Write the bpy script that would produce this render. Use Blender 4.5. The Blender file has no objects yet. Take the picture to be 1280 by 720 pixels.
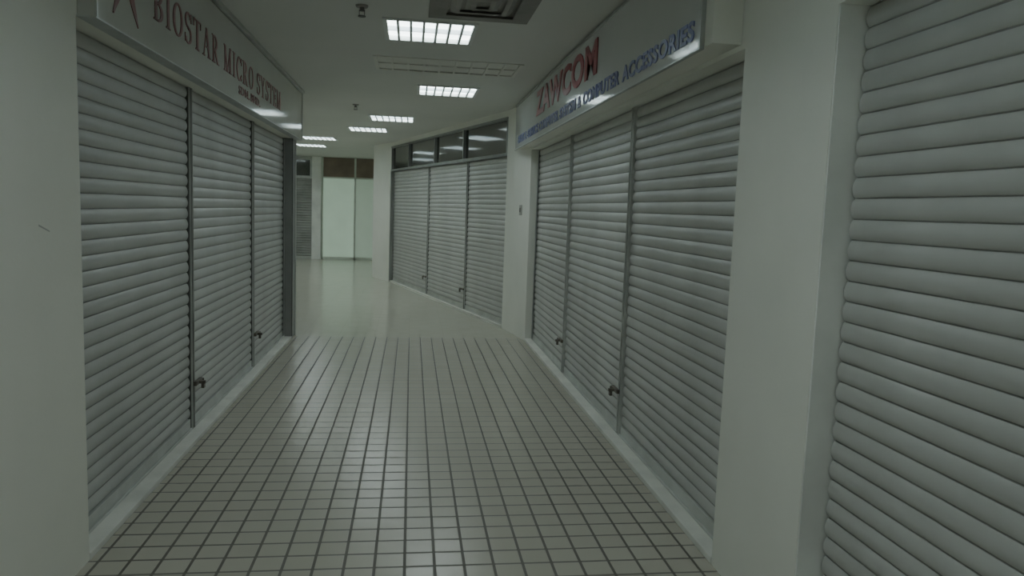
import bpy, math, random
from mathutils import Vector, Matrix
random.seed(4)
S = bpy.context.scene
COL = S.collection
H = 1.5
CEIL = 2.72

# ------------------------------------------------------------------ materials
def mat(name, col, rough=0.6, metal=0.0, nscale=3.0, namt=0.08, bump=0.0, bscale=60.0, emit=None, estr=0.0, streak=False, spec=0.5):
    m = bpy.data.materials.new(name); m.use_nodes = True
    nt = m.node_tree; N = nt.nodes; L = nt.links
    b = N['Principled BSDF']
    b.inputs['Roughness'].default_value = rough
    b.inputs['Metallic'].default_value = metal
    b.inputs['Specular IOR Level'].default_value = spec
    geo = N.new('ShaderNodeNewGeometry')
    mp = N.new('ShaderNodeMapping')
    L.new(geo.outputs['Position'], mp.inputs['Vector'])
    if streak: mp.inputs['Scale'].default_value = (1, 1, 0.25)
    nz = N.new('ShaderNodeTexNoise'); nz.inputs['Scale'].default_value = nscale; nz.inputs['Detail'].default_value = 5
    L.new(mp.outputs[0], nz.inputs['Vector'])
    mx = N.new('ShaderNodeMix'); mx.data_type = 'RGBA'
    mx.inputs[6].default_value = (*[c*(1-namt*2) for c in col], 1)
    mx.inputs[7].default_value = (*[min(1, c*(1+namt)) for c in col], 1)
    rmp = N.new('ShaderNodeMapRange'); rmp.inputs['From Min'].default_value = .3; rmp.inputs['From Max'].default_value = .65
    L.new(nz.outputs['Fac'], rmp.inputs['Value'])
    L.new(rmp.outputs[0], mx.inputs[0]); L.new(mx.outputs[2], b.inputs['Base Color'])
    if bump > 0:
        n2 = N.new('ShaderNodeTexNoise'); n2.inputs['Scale'].default_value = bscale
        L.new(geo.outputs['Position'], n2.inputs['Vector'])
        bp = N.new('ShaderNodeBump'); bp.inputs['Strength'].default_value = bump; bp.inputs['Distance'].default_value = .01
        L.new(n2.outputs['Fac'], bp.inputs['Height']); L.new(bp.outputs[0], b.inputs['Normal'])
    if emit:
        b.inputs['Emission Color'].default_value = (*emit, 1); b.inputs['Emission Strength'].default_value = estr
    return m

M_wall = mat('plaster', (.80, .80, .72), .55, 0, 1.2, .03, .05)
M_white = mat('white_plaster', (.82, .83, .76), .55, 0, 1.5, .03, .05)
M_ceil = mat('ceiling_board', (.68, .69, .65), .7, 0, .8, .03)
M_shut = mat('shutter_paint', (.49, .50, .48), .42, .15, 2.5, .06, 0, streak=True)
M_grooveshade = mat('shutter_groove_shade', (.27, .275, .26), .6, .1, 6, .1)  # shade between slats, painted into the groove colour
M_shutd = mat('shutter_dark', (.26, .27, .25), .5, .2, 2.5, .15)  # darker grey with uneven tone, for the far shutter
M_post = mat('post_metal', (.50, .52, .49), .4, .3, 4, .1)
M_endpost = mat('end_post_grey', (.24, .25, .24), .4, .3)
M_dark = mat('dark_metal', (.10, .10, .095), .5, .4, 8, .2)
M_rust = mat('lock_metal', (.13, .115, .095), .5, .4, 20, .3)
M_sill = mat('sill_cement', (.72, .73, .67), .5, 0, 5, .08, .1)
M_signL = mat('sign_face_grey', (.50, .51, .47), .10, 0, 2, .03, spec=.6)
M_signR = mat('sign_face_white', (.60, .62, .60), .09, 0, 2, .03, spec=.6)
M_red = mat('letter_dark_red', (.16, .035, .035), .4, 0, 8, .05)
M_red2 = mat('letter_red', (.28, .03, .04), .4, 0, 8, .05)
M_blue = mat('letter_blue', (.10, .12, .30), .4, 0, 8, .05)
M_frame = mat('troffer_white', (.74, .76, .74), .4, 0, 8, .03)
M_louver = mat('louver_metal', (.55, .60, .63), .3, .4, 8, .05)
M_lamp = mat('lamp_glow', (.9, .9, .9), .5, 0, 3, 0, emit=(.87, 1.0, .98), estr=12.5)
M_off = mat('louver_off', (.72, .72, .66), .5, 0, 6, .03)
M_vent = mat('vent_brown', (.17, .16, .145), .5, .1, 8, .1)
M_vent2 = mat('vent_inner', (.24, .23, .21), .5, .1, 8, .1)
M_glass = mat('dark_glass', (.04, .045, .04), .07, 0, 2, .3, spec=.9)
M_alu = mat('aluminium', (.42, .44, .42), .35, .5, 6, .1)
M_alud = mat('aluminium_dull', (.26, .275, .26), .4, .4, 6, .1)
M_pale = mat('pale_frame', (.58, .64, .56), .4, .1, 6, .05)
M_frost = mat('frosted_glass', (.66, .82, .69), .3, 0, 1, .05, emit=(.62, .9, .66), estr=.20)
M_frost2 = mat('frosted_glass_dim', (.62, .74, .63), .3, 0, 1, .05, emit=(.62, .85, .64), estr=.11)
M_brown = mat('brown_panel', (.17, .13, .09), .45, 0, 3, .15)
M_plas = mat('switch_plastic', (.35, .35, .32), .4, 0, 5, .03)
M_jamb = mat('jamb_white', (.86, .88, .84), .45)

def floor_mat():
    m = bpy.data.materials.new('floor_tiles'); m.use_nodes = True
    nt = m.node_tree; N = nt.nodes; L = nt.links; b = N['Principled BSDF']
    geo = N.new('ShaderNodeNewGeometry'); sp = N.new('ShaderNodeSeparateXYZ'); L.new(geo.outputs['Position'], sp.inputs[0])
    def M(op, a, bb=None, c=None):
        n = N.new('ShaderNodeMath'); n.operation = op
        for i, v in enumerate((a, bb, c)):
            if v is None: continue
            if isinstance(v, (int, float)): n.inputs[i].default_value = v
            else: L.new(v, n.inputs[i])
        return n.outputs[0]
    P = .125
    X, Y = sp.outputs[0], sp.outputs[1]
    def line(c, pitch, w, off=0.0):
        f = M('FRACT', M('ADD', M('DIVIDE', c, pitch), 100.0+off))
        d = M('MINIMUM', f, M('SUBTRACT', 1.0, f))
        mr = N.new('ShaderNodeMapRange'); mr.interpolation_type = 'SMOOTHSTEP'
        L.new(d, mr.inputs['Value'])
        mr.inputs['From Min'].default_value = w/pitch*.5; mr.inputs['From Max'].default_value = w/pitch*1.1
        mr.inputs['To Min'].default_value = 1; mr.inputs['To Max'].default_value = 0
        return mr.outputs[0]
    lx = line(X, P, .0085); ly = line(Y, P, .0095)
    cell = N.new('ShaderNodeCombineXYZ')
    L.new(M('FLOOR', M('ADD', M('DIVIDE', X, P), 100)), cell.inputs[0])
    L.new(M('FLOOR', M('ADD', M('DIVIDE', Y, P), 100)), cell.inputs[1])
    wn = N.new('ShaderNodeTexWhiteNoise'); wn.noise_dimensions = '3D'; L.new(cell.outputs[0], wn.inputs['Vector'])
    nz = N.new('ShaderNodeTexNoise'); nz.inputs['Scale'].default_value = .8; nz.inputs['Detail'].default_value = 2
    L.new(geo.outputs['Position'], nz.inputs['Vector'])
    var = M('ADD', M('MULTIPLY', wn.outputs['Value'], .5), M('MULTIPLY', nz.outputs['Fac'], .5))
    def mix(f, a, c):
        n = N.new('ShaderNodeMix'); n.data_type = 'RGBA'
        L.new(f, n.inputs[0])
        for i, v in ((6, a), (7, c)):
            if isinstance(v, tuple): n.inputs[i].default_value = (*v, 1)
            else: L.new(v, n.inputs[i])
        return n.outputs[2]
    tile = mix(var, (.415, .40, .335), (.465, .45, .38))
    t1 = mix(M('MULTIPLY', ly, .90), tile, (.09, .085, .07))
    t2 = mix(lx, t1, (.085, .08, .065))
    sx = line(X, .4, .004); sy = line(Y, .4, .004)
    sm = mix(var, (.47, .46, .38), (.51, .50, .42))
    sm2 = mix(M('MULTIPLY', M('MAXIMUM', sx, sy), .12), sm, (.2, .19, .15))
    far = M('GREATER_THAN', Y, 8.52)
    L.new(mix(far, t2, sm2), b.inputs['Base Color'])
    near = M('SUBTRACT', 1.0, far)
    g = M('MULTIPLY', M('MAXIMUM', lx, ly), near)
    r = M('ADD', M('MULTIPLY', g, .35), M('ADD', .18, M('MULTIPLY', near, .07)))
    L.new(r, b.inputs['Roughness'])
    b.inputs['Specular IOR Level'].default_value = .55
    bp = N.new('ShaderNodeBump'); bp.invert = True; bp.inputs['Strength'].default_value = .4; bp.inputs['Distance'].default_value = .002
    L.new(g, bp.inputs['Height'])
    v1 = N.new('ShaderNodeVectorMath'); v1.operation = 'SUBTRACT'; L.new(wn.outputs['Color'], v1.inputs[0]); v1.inputs[1].default_value = (.5, .5, .5)
    v2 = N.new('ShaderNodeVectorMath'); v2.operation = 'SCALE'; L.new(v1.outputs[0], v2.inputs[0]); L.new(M('MULTIPLY', near, .016), v2.inputs['Scale'])
    v3 = N.new('ShaderNodeVectorMath'); v3.operation = 'ADD'; L.new(bp.outputs[0], v3.inputs[0]); L.new(v2.outputs[0], v3.inputs[1])
    v4 = N.new('ShaderNodeVectorMath'); v4.operation = 'NORMALIZE'; L.new(v3.outputs[0], v4.inputs[0])
    L.new(v4.outputs[0], b.inputs['Normal'])
    return m
M_floor = floor_mat()

# ------------------------------------------------------------------ mesh helpers
class MB:
    def __init__(s): s.v = []; s.f = []
    def box(s, x0, x1, y0, y1, z0, z1):
        return s.prism([(x0, y0), (x1, y0), (x1, y1), (x0, y1)], z0, z1)
    def prism(s, poly, z0, z1):
        n = len(poly); k = len(s.v)
        s.v += [(x, y, z0) for x, y in poly] + [(x, y, z1) for x, y in poly]
        s.f.append([k+i for i in range(n)][::-1]); s.f.append([k+n+i for i in range(n)])
        for i in range(n):
            j = (i+1) % n; s.f.append([k+i, k+j, k+n+j, k+n+i])
        return s
    def obox(s, o, u, w, a0, a1, b0, b1, z0, z1):
        P = lambda a, b: (o[0]+u[0]*a+w[0]*b, o[1]+u[1]*a+w[1]*b)
        return s.prism([P(a0, b0), P(a1, b0), P(a1, b1), P(a0, b1)], z0, z1)
    def cyl(s, c, r0, r1, z0, z1, n=16):
        k = len(s.v)
        for z, r in ((z0, r0), (z1, r1)):
            s.v += [(c[0]+r*math.cos(2*math.pi*i/n), c[1]+r*math.sin(2*math.pi*i/n), z) for i in range(n)]
        s.f.append([k+i for i in range(n)][::-1]); s.f.append([k+n+i for i in range(n)])
        for i in range(n):
            j = (i+1) % n; s.f.append([k+i, k+j, k+n+j, k+n+i])
        return s
    def quad(s, a, b, c, d):
        k = len(s.v); s.v += [a, b, c, d]; s.f.append([k, k+1, k+2, k+3]); return s
    def build(s, name, m, parent=None, bevel=0, smooth=False):
        off = Vector(parent['_o']) if parent is not None else Vector((0, 0, 0))
        me = bpy.data.meshes.new(name)
        vs = [Vector(v) for v in s.v]
        if parent is None:
            lo = Vector([min(v[i] for v in vs) for i in range(3)]); hi = Vector([max(v[i] for v in vs) for i in range(3)])
            off = Vector(((lo[0]+hi[0])/2, (lo[1]+hi[1])/2, lo[2]))
        me.from_pydata([v-off for v in vs], [], s.f); me.update()
        me.materials.append(m)
        if smooth:
            for p in me.polygons: p.use_smooth = True
        o = bpy.data.objects.new(name, me); COL.objects.link(o)
        if parent is not None: o.parent = parent
        else: o.location = off
        if bevel:
            bv = o.modifiers.new('bevel', 'BEVEL'); bv.width = bevel; bv.segments = 2; bv.limit_method = 'ANGLE'
        return o

def thing(name, label, cat, loc, group=None):
    e = bpy.data.objects.new(name, None); COL.objects.link(e); e.location = loc; e.empty_display_size = .1
    e['label'] = label; e['category'] = cat; e['_o'] = tuple(loc)
    if group: e['group'] = group
    return e
def struct(o, label=None):
    o['kind'] = 'structure'
    if label: o['label'] = label
    return o

# ------------------------------------------------------------------ layout (metres)
XL, XR = -1.29, 1.32          # plaster faces
SL, SR = -1.39, 1.42          # shutter planes
Y0, Y1 = 3.14, 8.45
HD = 2.18
A = Vector((1.16, 9.29)); B = Vector((-.41, 14.87))
U = (B-A).normalized(); W = Vector((-U[1], U[0]))
if W.x > 0: W = -W

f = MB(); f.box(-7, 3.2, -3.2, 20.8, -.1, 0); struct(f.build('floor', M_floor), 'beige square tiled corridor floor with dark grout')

troffers = [(.10, 5.40, 1), (.345, 8.03, 1), (-.30, 10.8, 1), (-.73, 12.5, 1), (-1.76, 14.6, 1), (-2.15, 16.5, 1), (0.05, 1.9, 1), (.05, -1.0, 1), (.7, 18.6, 1), (-3.4, 18.6, 1)]  # last two are unseen, added to brighten the far end
T = .305
holes = [(x-T, x+T, y-T, y+T) for x, y, _ in troffers]
UN = (-.33, .90, 6.38, 6.98); holes.append(UN)
VN = (.09, .71, 4.26, 4.96); holes.append(VN)
xs = sorted(set([-7, 3.2]+[h[0] for h in holes]+[h[1] for h in holes])); ys = sorted(set([-3.2, 20.8]+[h[2] for h in holes]+[h[3] for h in holes]))
c = MB()
for i in range(len(xs)-1):
    for j in range(len(ys)-1):
        mx, my = (xs[i]+xs[i+1])/2, (ys[j]+ys[j+1])/2
        if any(h[0] < mx < h[1] and h[2] < my < h[3] for h in holes): continue
        c.quad((xs[i], ys[j], CEIL), (xs[i], ys[j+1], CEIL), (xs[i+1], ys[j+1], CEIL), (xs[i+1], ys[j], CEIL))
struct(c.build('ceiling', M_ceil), 'off-white plasterboard ceiling')

def wall(name, m, label, *prisms):
    w = MB()
    for p, z0, z1 in prisms: w.prism(p, z0, z1)
    return struct(w.build(name, m), label)
def R4(x0, x1, y0, y1): return [(x0, y0), (x1, y0), (x1, y1), (x0, y1)]
lw = 'cream painted plaster wall'; lp = 'off-white plaster pier'
wl = wall('wall_left', M_wall, lw, (R4(-1.75, XL, -3.2, Y0), 0, CEIL))
wall('wall_left_header', M_wall, lw, (R4(-1.75, XL, Y0, 8.62), HD, CEIL))
wall('wall_left_recess', M_wall, lw, (R4(-1.75, -1.46, Y0, 8.62), 0, HD))
wall('wall_left_beyond', M_wall, lw, ([(-1.75, 8.62), (-1.36, 8.62), (-4.7, 20.6), (-5.2, 20.6)], 0, CEIL))
wall('wall_right', M_white, lp, (R4(XR, 1.85, 2.27, 2.94), 0, CEIL))
wall('wall_right_header', M_white, lp, (R4(XR, 1.85, 2.94, 8.38), HD, CEIL))
wall('wall_right_entry', M_white, lp, (R4(XR, 1.85, -3.2, 2.27), HD, CEIL), (R4(1.5, 1.85, -3.2, 2.27), 0, HD), (R4(XR, 1.5, -3.2, .30), 0, HD))
wall('wall_right_recess', M_white, lp, (R4(1.5, 1.85, 2.94, 8.38), 0, HD))
wall('wall_right_pier', M_white, lp, ([(XR, 8.38), (A.x, A.y), (A.x+.5, A.y+.1), (1.85, 8.38)], 0, CEIL))
pa = A-W*.12; pb = B-W*.12
wall('wall_right_angled', M_white, lp, ([(pa.x, pa.y), (pb.x, pb.y), (pb.x+.3, pb.y+.1), (pa.x+.3, pa.y+.1)], 0, CEIL),
     ([(A.x, A.y), (B.x, B.y), (pb.x, pb.y), (pa.x, pa.y)], 2.63, CEIL))
wall('wall_right_end', M_white, lp, ([(B.x, B.y), (-.80, 15.80), (0, 16.1), (.4, 15.0)], 0, CEIL))
wall('wall_right_beyond', M_white, lp, ([(0, 16.1), (3.0, 18.0), (3.0, 20.6), (3.2, 20.6), (3.2, 17.5), (.4, 15.2)], 0, CEIL))
wall('wall_far', M_white, 'pale wall closing the corridor', (R4(-7, 3.2, 20.6, 20.8), 0, CEIL))
wall('wall_back', M_wall, lw, (R4(-1.75, 1.85, -3.4, -3.2), 0, CEIL))

struct(MB().box(-1.46, -1.285, Y0, 8.34, 0, .03).build('trim_1', M_sill, bevel=.004), 'painted cement sill below shutters')
struct(MB().box(1.315, 1.5, 2.94, 8.38, 0, .03).build('trim_2', M_sill, bevel=.004), 'painted cement sill below shutters')
struct(MB().box(1.315, 1.5, .3, 2.27, 0, .03).build('trim_3', M_sill, bevel=.004), 'painted cement sill below shutters')
struct(MB().obox(A, U, W, .02, (B-A).length-.02, -.12, .01, 0, .03).build('trim_4', M_sill), 'painted cement sill below shutters')
struct(MB().box(1.322, 1.425, 2.262, 2.27, .03, HD).build('trim_5', M_jamb), 'white painted door jamb')
struct(MB().box(-1.215, -1.195, Y0, 8.62, CEIL-.03, CEIL-.002).build('trim_6', M_post), 'grey metal edge strip')
sc = MB(); sc.quad((XL+.001, 2.80, 1.385), (XL+.001, 2.88, 1.362), (XL+.001, 2.88, 1.367), (XL+.001, 2.80, 1.392))
o = sc.build('scuff', M_plas); o.parent = wl; o.location = o.location-wl.location; o['kind'] = 'structure'

# ------------------------------------------------------------------ shutters
PITCH = .067
PROF = [(0, -.05), (.05, -.05), (.08, .30), (.15, .56), (.25, .80), (.37, .95), (.49, 1.0), (.62, .94), (.74, .79), (.85, .58), (.94, .35), (.985, .2)]
def curtain(par, a, b, n, z0, z1, m, depth=.0135):
    mb = MB(); pts = []
    k = int(round((z1-z0)/PITCH)); ph = (z1-z0)/k; NP = len(PROF)
    for i in range(k):
        for t, o in PROF: pts.append((o*depth, z0+(i+t)*ph))
    pts.append((0, z1))
    for o, z in pts:
        mb.v += [(a[0]+n[0]*o, a[1]+n[1]*o, z), (b[0]+n[0]*o, b[1]+n[1]*o, z)]
    for i in range(len(pts)-1):
        mb.f.append([2*i, 2*i+1, 2*i+3, 2*i+2])
    ob = mb.build('curtain', m, par, smooth=True)
    me = ob.data; me.materials.append(M_grooveshade)
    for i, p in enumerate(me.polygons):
        if i % NP in (0, NP-1): p.material_index = 1  # groove faces get the painted shade
    sharp = set()
    for i in range(len(pts)):
        if i % NP in (0, 1, 2, NP-1): sharp.add((2*i, 2*i+1))
    for e in me.edges:
        if tuple(sorted(e.vertices)) in sharp: e.use_edge_sharp = True
    return ob

def shutter(a, b, n, m, label, group, rails=(), z0=.03, z1=HD-.005):
    a = Vector(a); b = Vector(b); n = Vector(n); mid = (a+b)/2
    e = thing('roller_shutter', label, 'roller shutter', (mid.x, mid.y, z0), group)
    curtain(e, a, b, n, z0+.07, z1, m)
    u = (b-a).normalized(); Ln = (b-a).length
    bar = MB(); bar.obox(a, u, n, 0, Ln, -.012, .016, z0, z0+.068); bar.obox(a, u, n, 0, Ln, .016, .028, z0, z0+.012)
    bar.build('bottom_bar', M_post, e, bevel=.003)
    for r in rails:
        g = MB()
        s0, s1 = (0, .05) if r == 0 else (Ln-.05, Ln)
        g.obox(a, u, n, s0, s1, .020, .028, z0+.013, z1-.006)
        g.obox(a, u, n, (s0 if r == 0 else s1-.006), (s0+.006 if r == 0 else s1), -.02, .020, z0+.07, z1-.006)
        g.build('guide_rail', M_post if r == 0 else M_endpost, e)
    return e

def mullion(p, u, n, lockside, label, group, z1=HD-.004):
    p = Vector(p); u = Vector(u); n = Vector(n)
    e = thing('shutter_mullion', label, 'shutter post', (p.x, p.y, .03), group)
    c = MB()
    c.obox(p, u, n, -.026, .026, -.02, .022, .031, z1)
    c.obox(p, u, n, -.026, -.020, .022, .030, .031, z1)
    c.obox(p, u, n, .020, .026, .022, .030, .031, z1)
    c.build('channel', M_post, e)
    d = MB(); d.obox(p, u, n, .002, .012, .022, .027, .031, z1-.001); d.obox(p, u, n, -.0285, -.026, -.01, .020, .031, z1-.001)
    d.build('seal_strip', M_dark, e)
    br = MB(); s = lockside
    lo, hi = sorted((-s*.02, s*.12))
    br.obox(p, u, n, lo, hi, .031, .052, .310, .338)
    lo, hi = sorted((s*.030, s*.050)); br.obox(p, u, n, lo, hi, .052, .092, .314, .334)
    br.build('lock_bracket', M_rust, e, bevel=.003)
    pk = MB(); lo, hi = sorted((s*.066, s*.100))
    pk.obox(p, u, n, lo, hi, .056, .074, .276, .312)
    q = p+u*(s*.083)+n*.065
    R = .010; r = .003; K = 12; base = len(pk.v)
    for i in range(K+1):
        t = math.pi*i/K
        cx = R*math.cos(t); cz = .330+R*math.sin(t)
        for j in range(6):
            ph = 2*math.pi*j/6
            ru = r*math.cos(ph)*math.cos(t); rz = r*math.cos(ph)*math.sin(t); rn = r*math.sin(ph)
            pk.v.append((q.x+u.x*(cx+ru)+n.x*rn, q.y+u.y*(cx+ru)+n.y*rn, cz+rz))
    for i in range(K):
        for j in range(6):
            pk.f.append([base+i*6+j, base+i*6+(j+1) % 6, base+(i+1)*6+(j+1) % 6, base+(i+1)*6+j])
    for sx in (-R, R):
        pp = q+u*sx; pk.cyl((pp.x, pp.y), r, r, .308, .331, 6)
    pk.build('padlock', M_rust, e, bevel=.002)
    return e

G = .03
pts = [3.12, 4.90, 6.74, 8.34]
for i in range(3):
    shutter((SL, pts[i]+(G if i else 0)), (SL, pts[i+1]-(G if i < 2 else 0)), (1, 0), M_shut, 'closed grey slatted roller shutter below sign with dark red letters', 'shutters of the shop with dark red lettering', rails=[r for r in ((0,) if i == 0 else ()) + ((1,) if i == 2 else ())])
for y in pts[1:3]:
    mullion((SL, y), (0, 1), (1, 0), 1, 'grey metal post between shutters with low rusty padlock', 'shutter posts of the shop with dark red lettering')
ep = thing('end_post', 'dark grey metal corner post beside the last shutter', 'post', (-1.35, 8.45, 0))
MB().box(-1.43, -1.288, 8.345, 8.60, 0.0, HD-.001).build('post_body', M_endpost, ep, bevel=.006)
MB().box(-1.287, -1.279, 8.345, 8.365, .03, HD-.002).build('edge_strip', M_dark, ep)
MB().box(-1.287, -1.279, 8.58, 8.605, .0, HD-.002).build('edge_strip', M_post, ep)
pts = [2.95, 4.71, 6.58, 8.35]
for i in range(3):
    shutter((SR, pts[i]+(G if i else 0)), (SR, pts[i+1]-(G if i < 2 else 0)), (-1, 0), M_shut, 'closed grey slatted roller shutter below sign with red and blue letters', 'shutters of the shop with red and blue lettering', rails=[r for r in ((0,) if i == 0 else ()) + ((1,) if i == 2 else ())])
for y in pts[1:3]:
    mullion((SR, y), (0, -1), (-1, 0), -1, 'grey metal post between shutters with low rusty padlock', 'shutter posts of the shop with red and blue lettering')
shutter((SR, .32), (SR, 2.255), (-1, 0), M_shut, 'closed grey roller shutter filling the opening beside the white pier', None)
Lt = (B-A).length
ts = [.03, 1.53, 3.42, Lt-.05]
A2 = A-W*.06
for i in range(3):
    a = A2+U*(ts[i]+(G if i else 0)); b = A2+U*(ts[i+1]-(G if i < 2 else 0))
    shutter(a, b, W, M_shut, 'closed grey roller shutter below a dark clerestory window', 'shutters below the clerestory windows', rails=[1] if i == 2 else [], z1=2.155)
for t in ts[1:3]:
    mullion(A2+U*t, U, W, 1, 'grey metal post between shutters with low padlock', 'shutter posts below the clerestory windows', z1=2.155)
win = thing('window_1', 'strip of dark glass clerestory panes in aluminium frame', 'window', (A.x, A.y, 2.16))
win['kind'] = 'structure'
fr = MB()
fr.obox(A, U, W, 0, Lt, -.10, .012, 2.16, 2.20)
fr.obox(A, U, W, 0, Lt, -.10, .012, 2.61, 2.64)
edges = [0, 1.62, 3.00, 4.55, Lt-.03]
for t in edges: fr.obox(A, U, W, t, t+.03, -.045, .005, 2.20, 2.61)
fr.build('frame', M_alud, win)
for i in range(4):
    MB().obox(A, U, W, edges[i]+.03, edges[i+1], -.040, -.034, 2.20, 2.61).build('glass_pane', M_glass, win)
struct(MB().obox(A, U, W, Lt-.045, Lt+.02, -.10, .015, 0, 2.16).build('trim_7', M_endpost), 'dark shutter jamb')

# ------------------------------------------------------------------ lettering
def place2d(verts, faces, name, m, par, origin, ux, face_x, thick=.004):
    mb = MB(); mb.v = [(face_x, origin[0]+ux*s, origin[1]+z) for s, z in verts]; mb.f = faces
    o = mb.build(name, m, par)
    sd = o.modifiers.new('s', 'SOLIDIFY'); sd.thickness = thick; sd.offset = 0
    return o
def text_line(txt, y0, z0, length, height, ux, face_x, m, par, bold=.012, thick=.005):
    raw = []
    for wd_ in txt.split():
        cu = bpy.data.curves.new('t', 'FONT'); cu.body = wd_; cu.size = 1; cu.offset = bold
        cu.resolution_u = 4; cu.space_character = 1.08
        ob = bpy.data.objects.new('t', cu); COL.objects.link(ob)
        bpy.context.view_layer.update()
        me = bpy.data.meshes.new_from_object(ob.evaluated_get(bpy.context.evaluated_depsgraph_get()))
        bpy.data.objects.remove(ob)
        vs = [v.co for v in me.vertices]; x0 = min(v.x for v in vs)
        raw.append(([(v.x-x0, v.y) for v in vs], [list(p.vertices) for p in me.polygons], max(v.x for v in vs)-x0))
    tot = sum(r[2] for r in raw)+.38*(len(raw)-1); sc_ = length/tot
    b0 = min(p[1] for r in raw for p in r[0]); b1 = max(p[1] for r in raw for p in r[0]); x = 0
    for V, F, wdt in raw:
        place2d([((px+x)*sc_, (pz-b0)/(b1-b0)*height) for px, pz in V], F, 'lettering', m, par, (y0, z0), ux, face_x, thick)
        x += wdt+.38

Tk, tn = .17, .065
def poly(g, pts):
    k = len(g[0]); g[0].extend(pts); g[1].append(list(range(k, k+len(pts))))
def hb(g, x0, x1, y, t): poly(g, [(x0, y), (x1, y), (x1, y+t), (x0, y+t)])
def st(g, x, w, y0=0, y1=1): poly(g, [(x-w/2, y0), (x+w/2, y0), (x+w/2, y1), (x-w/2, y1)])
def dg(g, x0, y0, x1, y1, w): poly(g, [(x0-w/2, y0), (x0+w/2, y0), (x1+w/2, y1), (x1-w/2, y1)])
def sf(g, x, y, w=.34): hb(g, x-w/2, x+w/2, y, .05)
def arc(g, cx, cy, rx, ry, a0, a1, T_=Tk, t_=tn, n=24):
    k = len(g[0])
    for i in range(n+1):
        a = math.radians(a0+(a1-a0)*i/n); c_, s_ = math.cos(a), math.sin(a)
        g[0].extend([(cx+rx*c_, cy+ry*s_), (cx+(rx-T_)*c_, cy+(ry-t_)*s_)])
    for i in range(n): g[1].append([k+2*i, k+2*i+1, k+2*i+3, k+2*i+2])
def glyph(ch):
    g = ([], []); w = .8
    if ch == 'I': st(g, .2, Tk); sf(g, .2, 0); sf(g, .2, .95); w = .4
    elif ch == 'B':
        st(g, .2, Tk); hb(g, .03, .3, 0, .05); hb(g, .03, .3, .95, .05)
        hb(g, .2, .35, .95, .05); hb(g, .2, .35, .485, .05); hb(g, .2, .35, 0, .05)
        arc(g, .33, .745, .32, .255, -90, 90); arc(g, .33, .265, .37, .265, -90, 90); w = .74
    elif ch == 'O': arc(g, .42, .5, .41, .51, 0, 360, n=36); w = .84
    elif ch == 'C': arc(g, .42, .5, .41, .51, 38, 322, n=32); st(g, .74, .05, .68, .98); st(g, .74, .05, .04, .30); w = .8
    elif ch == 'S':
        arc(g, .32, .745, .29, .265, 15, 270, .14, .07); arc(g, .32, .265, .31, .275, 90, -165, .14, .07)
        dg(g, .40, .43, .24, .57, .16); st(g, .58, .05, .70, .98); st(g, .04, .05, .03, .30); w = .64
    elif ch == 'T': st(g, .38, Tk); sf(g, .38, 0); hb(g, .02, .74, .94, .06); st(g, .045, .05, .74, .97); st(g, .715, .05, .74, .97); w = .76
    elif ch == 'A':
        dg(g, .12, 0, .41, 1, .07); dg(g, .70, 0, .41, 1, Tk); hb(g, .22, .62, .32, .06); sf(g, .12, 0, .26); sf(g, .70, 0, .32); w = .84
    elif ch == 'R':
        st(g, .2, Tk); sf(g, .2, 0); hb(g, .03, .35, .95, .05); hb(g, .2, .35, .46, .05)
        arc(g, .33, .73, .32, .27, -90, 90); dg(g, .70, 0, .36, .48, Tk); sf(g, .73, 0, .26); w = .84
    elif ch == 'M':
        st(g, .14, .07); sf(g, .14, 0, .26); st(g, .86, Tk); sf(g, .86, 0); dg(g, .48, 0, .16, 1, Tk); dg(g, .48, 0, .84, 1, .07)
        hb(g, .02, .24, .95, .05); hb(g, .78, 1.02, .95, .05); w = 1.04
    elif ch == 'Y':
        st(g, .4, Tk, 0, .47); sf(g, .4, 0); dg(g, .4, .42, .12, 1, Tk); dg(g, .4, .42, .68, 1, .07); sf(g, .12, .95, .30); sf(g, .68, .95, .24); w = .8
    elif ch == 'E':
        st(g, .2, Tk); hb(g, .03, .66, 0, .055); hb(g, .2, .5, .48, .05); hb(g, .03, .63, .945, .055)
        st(g, .645, .05, 0, .24); st(g, .61, .05, .78, 1); st(g, .49, .05, .38, .62); w = .7
    return g, w
def serif_line(txt, y0, z0, length, height, ux, fx, m, par):
    words = []; x = 0
    for wd_ in txt.split():
        V, F = [], []
        for ch in wd_:
            g, w_ = glyph(ch); k = len(V)
            V += [(x+a, b) for a, b in g[0]]; F += [[k+i for i in ff] for ff in g[1]]
            x += w_+.16
        words.append((V, F)); x += .45
    x -= .6; sc_ = length/x
    for V, F in words:
        place2d([(a*sc_, b*height) for a, b in V], F, 'lettering', m, par, (y0, z0), ux, fx, .003)

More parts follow.
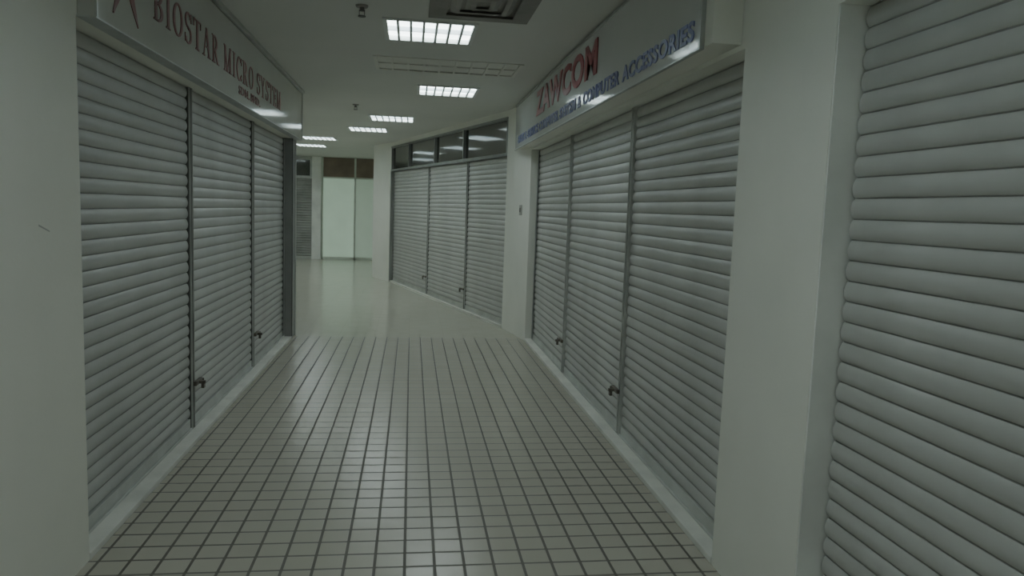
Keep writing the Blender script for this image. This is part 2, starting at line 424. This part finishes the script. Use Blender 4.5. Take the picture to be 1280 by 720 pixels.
sg = thing('shop_sign', 'long grey fascia sign with dark red serif lettering above shutters', 'sign', (-1.25, 5.85, 2.2))
MB().box(-1.29, -1.222, Y0+.01, 8.60, 2.185, CEIL-.03).build('sign_body', M_signL, sg, bevel=.002)
fr = MB(); fr.box(-1.29, -1.217, Y0+.005, 8.605, 2.179, 2.186); fr.box(-1.29, -1.215, 8.60, 8.62, 2.18, CEIL-.03); fr.box(-1.226, -1.215, Y0+.005, Y0+.02, 2.186, CEIL-.03)
fr.build('sign_frame', M_alu, sg)
fx = -1.220
serif_line('BIOSTAR MICRO SYSTEM', 3.80, 2.335, 3.45, .165, 1, fx, M_red, sg)
text_line('SDN. BHD.', 5.55, 2.245, .75, .06, 1, fx, M_red, sg, bold=.01, thick=.003)
V, F = [], []
cy_, cz_ = .20, .20
for ang, ln in ((-56, .25), (-124, .25), (56, .24), (124, .24)):
    k = len(V); a = math.radians(ang)
    for t, wd in ((0, .032), (.6, .022), (1, .004)):
        px = math.cos(a)*ln*t; pz = math.sin(a)*ln*t
        V += [(cy_+px-wd*math.sin(a), cz_+pz+wd*math.cos(a)), (cy_+px+wd*math.sin(a), cz_+pz-wd*math.cos(a))]
    for i in range(2): F.append([k+2*i, k+2*i+1, k+2*i+3, k+2*i+2])
place2d(V, F, 'emblem', M_red, sg, (3.26, 2.25), 1, fx, .003)

sg = thing('shop_sign', 'white boxed fascia sign with red and blue lettering above shutters', 'sign', (1.25, 5.8, 2.2))
MB().box(1.19, 1.319, 2.97, 8.72, 2.20, CEIL-.002).build('sign_body', M_wall, sg, bevel=.004)
MB().box(1.176, 1.19, 3.07, 8.70, 2.198, CEIL-.04).build('sign_face', M_signR, sg)
fr = MB(); fr.box(1.170, 1.19, 3.05, 8.72, 2.190, 2.198); fr.box(1.170, 1.19, 3.05, 3.07, 2.198, CEIL-.02); fr.box(1.170, 1.19, 3.05, 8.72, CEIL-.04, CEIL-.02)
fr.build('sign_frame', M_alu, sg)
fx = 1.173
text_line('ZAWCOM', 7.25, 2.40, 2.40, .235, -1, fx, M_red2, sg, bold=.035)
text_line('SALES & SERVICE COMPUTER SYSTEM & COMPUTER ACCESSORIES', 8.45, 2.243, 5.32, .088, -1, fx, M_blue, sg, bold=.03)

# ------------------------------------------------------------------ ceiling fixtures
def troffer(x0, x1, y0, y1, lit, nx, ny):
    cx, cy = (x0+x1)/2, (y0+y1)/2
    e = thing('ceiling_light', 'lit recessed fluorescent ceiling light with metal louver grid' if lit else 'unlit recessed rectangular ceiling fixture with cream louver grid', 'ceiling light', (cx, cy, CEIL), 'recessed ceiling lights' if lit else None)
    h = MB(); d = .03; zt = CEIL+.09
    b = CEIL-.012 if lit else CEIL-.006
    h.box(x0-.012, x1+.012, y0-.012, y0+d*.6, b, CEIL+.002); h.box(x0-.012, x1+.012, y1-d*.6, y1+.012, b, CEIL+.002)
    h.box(x0-.012, x0+d*.6, y0+d*.6, y1-d*.6, b, CEIL+.002); h.box(x1-d*.6, x1+.012, y0+d*.6, y1-d*.6, b, CEIL+.002)
    h.box(x0, x1, y0, y0+.006, CEIL+.002, zt); h.box(x0, x1, y1-.006, y1, CEIL+.002, zt)
    h.box(x0, x0+.006, y0, y1, CEIL+.002, zt); h.box(x1-.006, x1, y0, y1, CEIL+.002, zt)
    h.box(x0, x1, y0, y1, zt, zt+.006)
    h.build('housing', M_frame if lit else M_off, e)
    zp = CEIL+.022 if lit else CEIL+.006
    MB().box(x0+.012, x1-.012, y0+.012, y1-.012, zp, zp+.02).build('lamp_panel', M_lamp if lit else M_off, e)
    l = MB(); zb = CEIL-.012 if lit else CEIL-.006
    for i in range(1, nx):
        x = x0+(x1-x0)*i/nx; l.box(x-.009, x+.009, y0+.012, y1-.012, zb, zp-.001)
    for j in range(1, ny):
        y = y0+(y1-y0)*j/ny; l.box(x0+.012, x1-.012, y-.007, y+.007, zb+.002, zp-.001)
    l.build('louver', M_louver if lit else M_off, e)
for x, y, _ in troffers: troffer(x-T, x+T, y-T, y+T, True, 7, 2)
troffer(*UN, False, 9, 2)

e = thing('air_vent', 'dark square ceiling air diffuser with nested louvers', 'air vent', ((VN[0]+VN[1])/2, (VN[2]+VN[3])/2, CEIL))
def ring(mb, a, b2, za, zb):
    def rc(k, z): return [(VN[0]+k, VN[2]+k, z), (VN[1]-k, VN[2]+k, z), (VN[1]-k, VN[3]-k, z), (VN[0]+k, VN[3]-k, z)]
    p = rc(a, za); q = rc(b2, zb)
    for i in range(4):
        j = (i+1) % 4; mb.quad(p[i], p[j], q[j], q[i])
r = MB(); ring(r, -.01, .10, CEIL-.012, CEIL-.016); ring(r, -.01, -.01, CEIL, CEIL-.012); ring(r, .10, .09, CEIL-.016, CEIL+.0)
r.build('vent_frame', M_vent, e)
r = MB()
for k in range(2):
    ring(r, .15+.09*k, .12+.09*k, CEIL-.012+.003*k, CEIL+.003)
    ring(r, .15+.09*k, .18+.09*k, CEIL-.012+.003*k, CEIL-.012+.003*k)
r.build('louver', M_vent2, e)
MB().box(VN[0], VN[1], VN[2], VN[3], CEIL+.005, CEIL+.015).build('back_plate', M_vent, e)

for x, y in ((-.33, 4.83), (-.71, 9.5)):
    e = thing('sprinkler', 'small dark pendant sprinkler head on ceiling', 'sprinkler', (x, y, CEIL), 'sprinkler heads')
    MB().cyl((x, y), .035, .04, CEIL-.012, CEIL+.0, 20).build('ceiling_plate', M_vent2, e, smooth=False)
    m_ = MB(); m_.cyl((x, y), .012, .014, CEIL-.035, CEIL-.012, 12); m_.box(x-.018, x-.014, y-.003, y+.003, CEIL-.062, CEIL-.03); m_.box(x+.014, x+.018, y-.003, y+.003, CEIL-.062, CEIL-.03); m_.box(x-.018, x+.018, y-.006, y+.006, CEIL-.035, CEIL-.027)
    m_.build('head', M_dark, e)
    MB().cyl((x, y), .024, .024, CEIL-.068, CEIL-.062, 16).build('deflector', M_dark, e)

p0 = Vector((XR, 8.38)); u2 = (A-p0).normalized(); n2 = Vector((-u2[1], u2[0])); n2 = n2 if n2.x < 0 else -n2
e = thing('wall_switch', 'small grey switch plate on the white pier', 'switch', (p0.x+u2.x*.3, p0.y+u2.y*.3, 1.45))
MB().obox(p0, u2, n2, .26, .34, 0.001, .012, 1.44, 1.56).build('plate', M_plas, e, bevel=.003)
MB().obox(p0, u2, n2, .285, .315, .012, .018, 1.475, 1.525).build('rocker', M_dark, e, bevel=.002)

# ------------------------------------------------------------------ far end frontage (y = 20.6)
yf = 20.6
e = thing('glazed_partition', 'pale green frosted glass partition with brown transom panels', 'partition', (-1.2, yf, 0))
fr = MB()
for x in (-2.38, -1.52, -.66, .2): fr.box(x-.025, x+.025, yf-.075, yf-.001, 0, CEIL-.001)
fr.box(-2.38, .2, yf-.075, yf-.001, 0, .07); fr.box(-2.38, .2, yf-.075, yf-.001, 2.17, 2.21)
fr.build('frame', M_pale, e)
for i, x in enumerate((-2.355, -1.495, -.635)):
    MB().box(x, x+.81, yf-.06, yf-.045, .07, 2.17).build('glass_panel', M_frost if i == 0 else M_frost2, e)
    MB().box(x, x+.81, yf-.06, yf-.045, 2.21, CEIL-.002).build('transom_panel', M_brown, e)
struct(MB().box(-2.64, -2.41, yf-.16, yf, 0, CEIL).build('trim_8', M_jamb), 'white pilaster')
shutter((-4.3, yf-.05), (-2.65, yf-.05), (0, -1), M_shutd, 'dark closed shutter beside the white pilaster', None, z0=0.0, z1=2.15)
w2 = thing('window_2', 'dark transom window in aluminium frame', 'window', (-3.5, yf, 2.15)); w2['kind'] = 'structure'
fr = MB(); fr.box(-4.3, -2.65, yf-.08, yf-.001, 2.16, 2.21); fr.box(-4.3, -2.65, yf-.08, yf-.001, 2.63, CEIL-.001)
for x in (-4.3, -3.5, -2.70): fr.box(x, x+.05, yf-.08, yf-.001, 2.21, 2.63)
fr.build('frame', M_alu, w2)
MB().box(-4.25, -3.5, yf-.05, yf-.04, 2.21, 2.63).build('glass_pane', M_glass, w2)
MB().box(-3.45, -2.70, yf-.05, yf-.04, 2.21, 2.63).build('glass_pane', M_glass, w2)

# ------------------------------------------------------------------ world, camera
wd = bpy.data.worlds.new('world'); S.world = wd; wd.use_nodes = True
wd.node_tree.nodes['Background'].inputs[0].default_value = (.05, .055, .05, 1)
cam = bpy.data.cameras.new('camera'); co = bpy.data.objects.new('camera', cam); COL.objects.link(co)
cam.sensor_width = 36; cam.lens = 930/1280*36; cam.clip_start = .05
th = .035; pt = math.radians(6.0); ya = math.radians(7.83)
rt = Vector((math.cos(ya), -math.sin(ya), 0))
fw = Vector((math.cos(pt)*math.sin(ya), math.cos(pt)*math.cos(ya), -math.sin(pt)))
up = Vector((math.sin(pt)*math.sin(ya), math.sin(pt)*math.cos(ya), math.cos(pt)))
cxv = rt*math.cos(th)+up*math.sin(th); cyv = up*math.cos(th)-rt*math.sin(th)
Mx = Matrix((cxv, cyv, -fw)).transposed().to_4x4(); Mx.translation = Vector((0, 0, H))
co.matrix_world = Mx
S.camera = co
for o in bpy.data.objects:
    if '_o' in o: del o['_o']
S.view_settings.view_transform = 'AgX'
try: S.view_settings.look = 'AgX - Low Contrast'
except Exception as ex: print('look', ex)
S.view_settings.exposure = 0.38
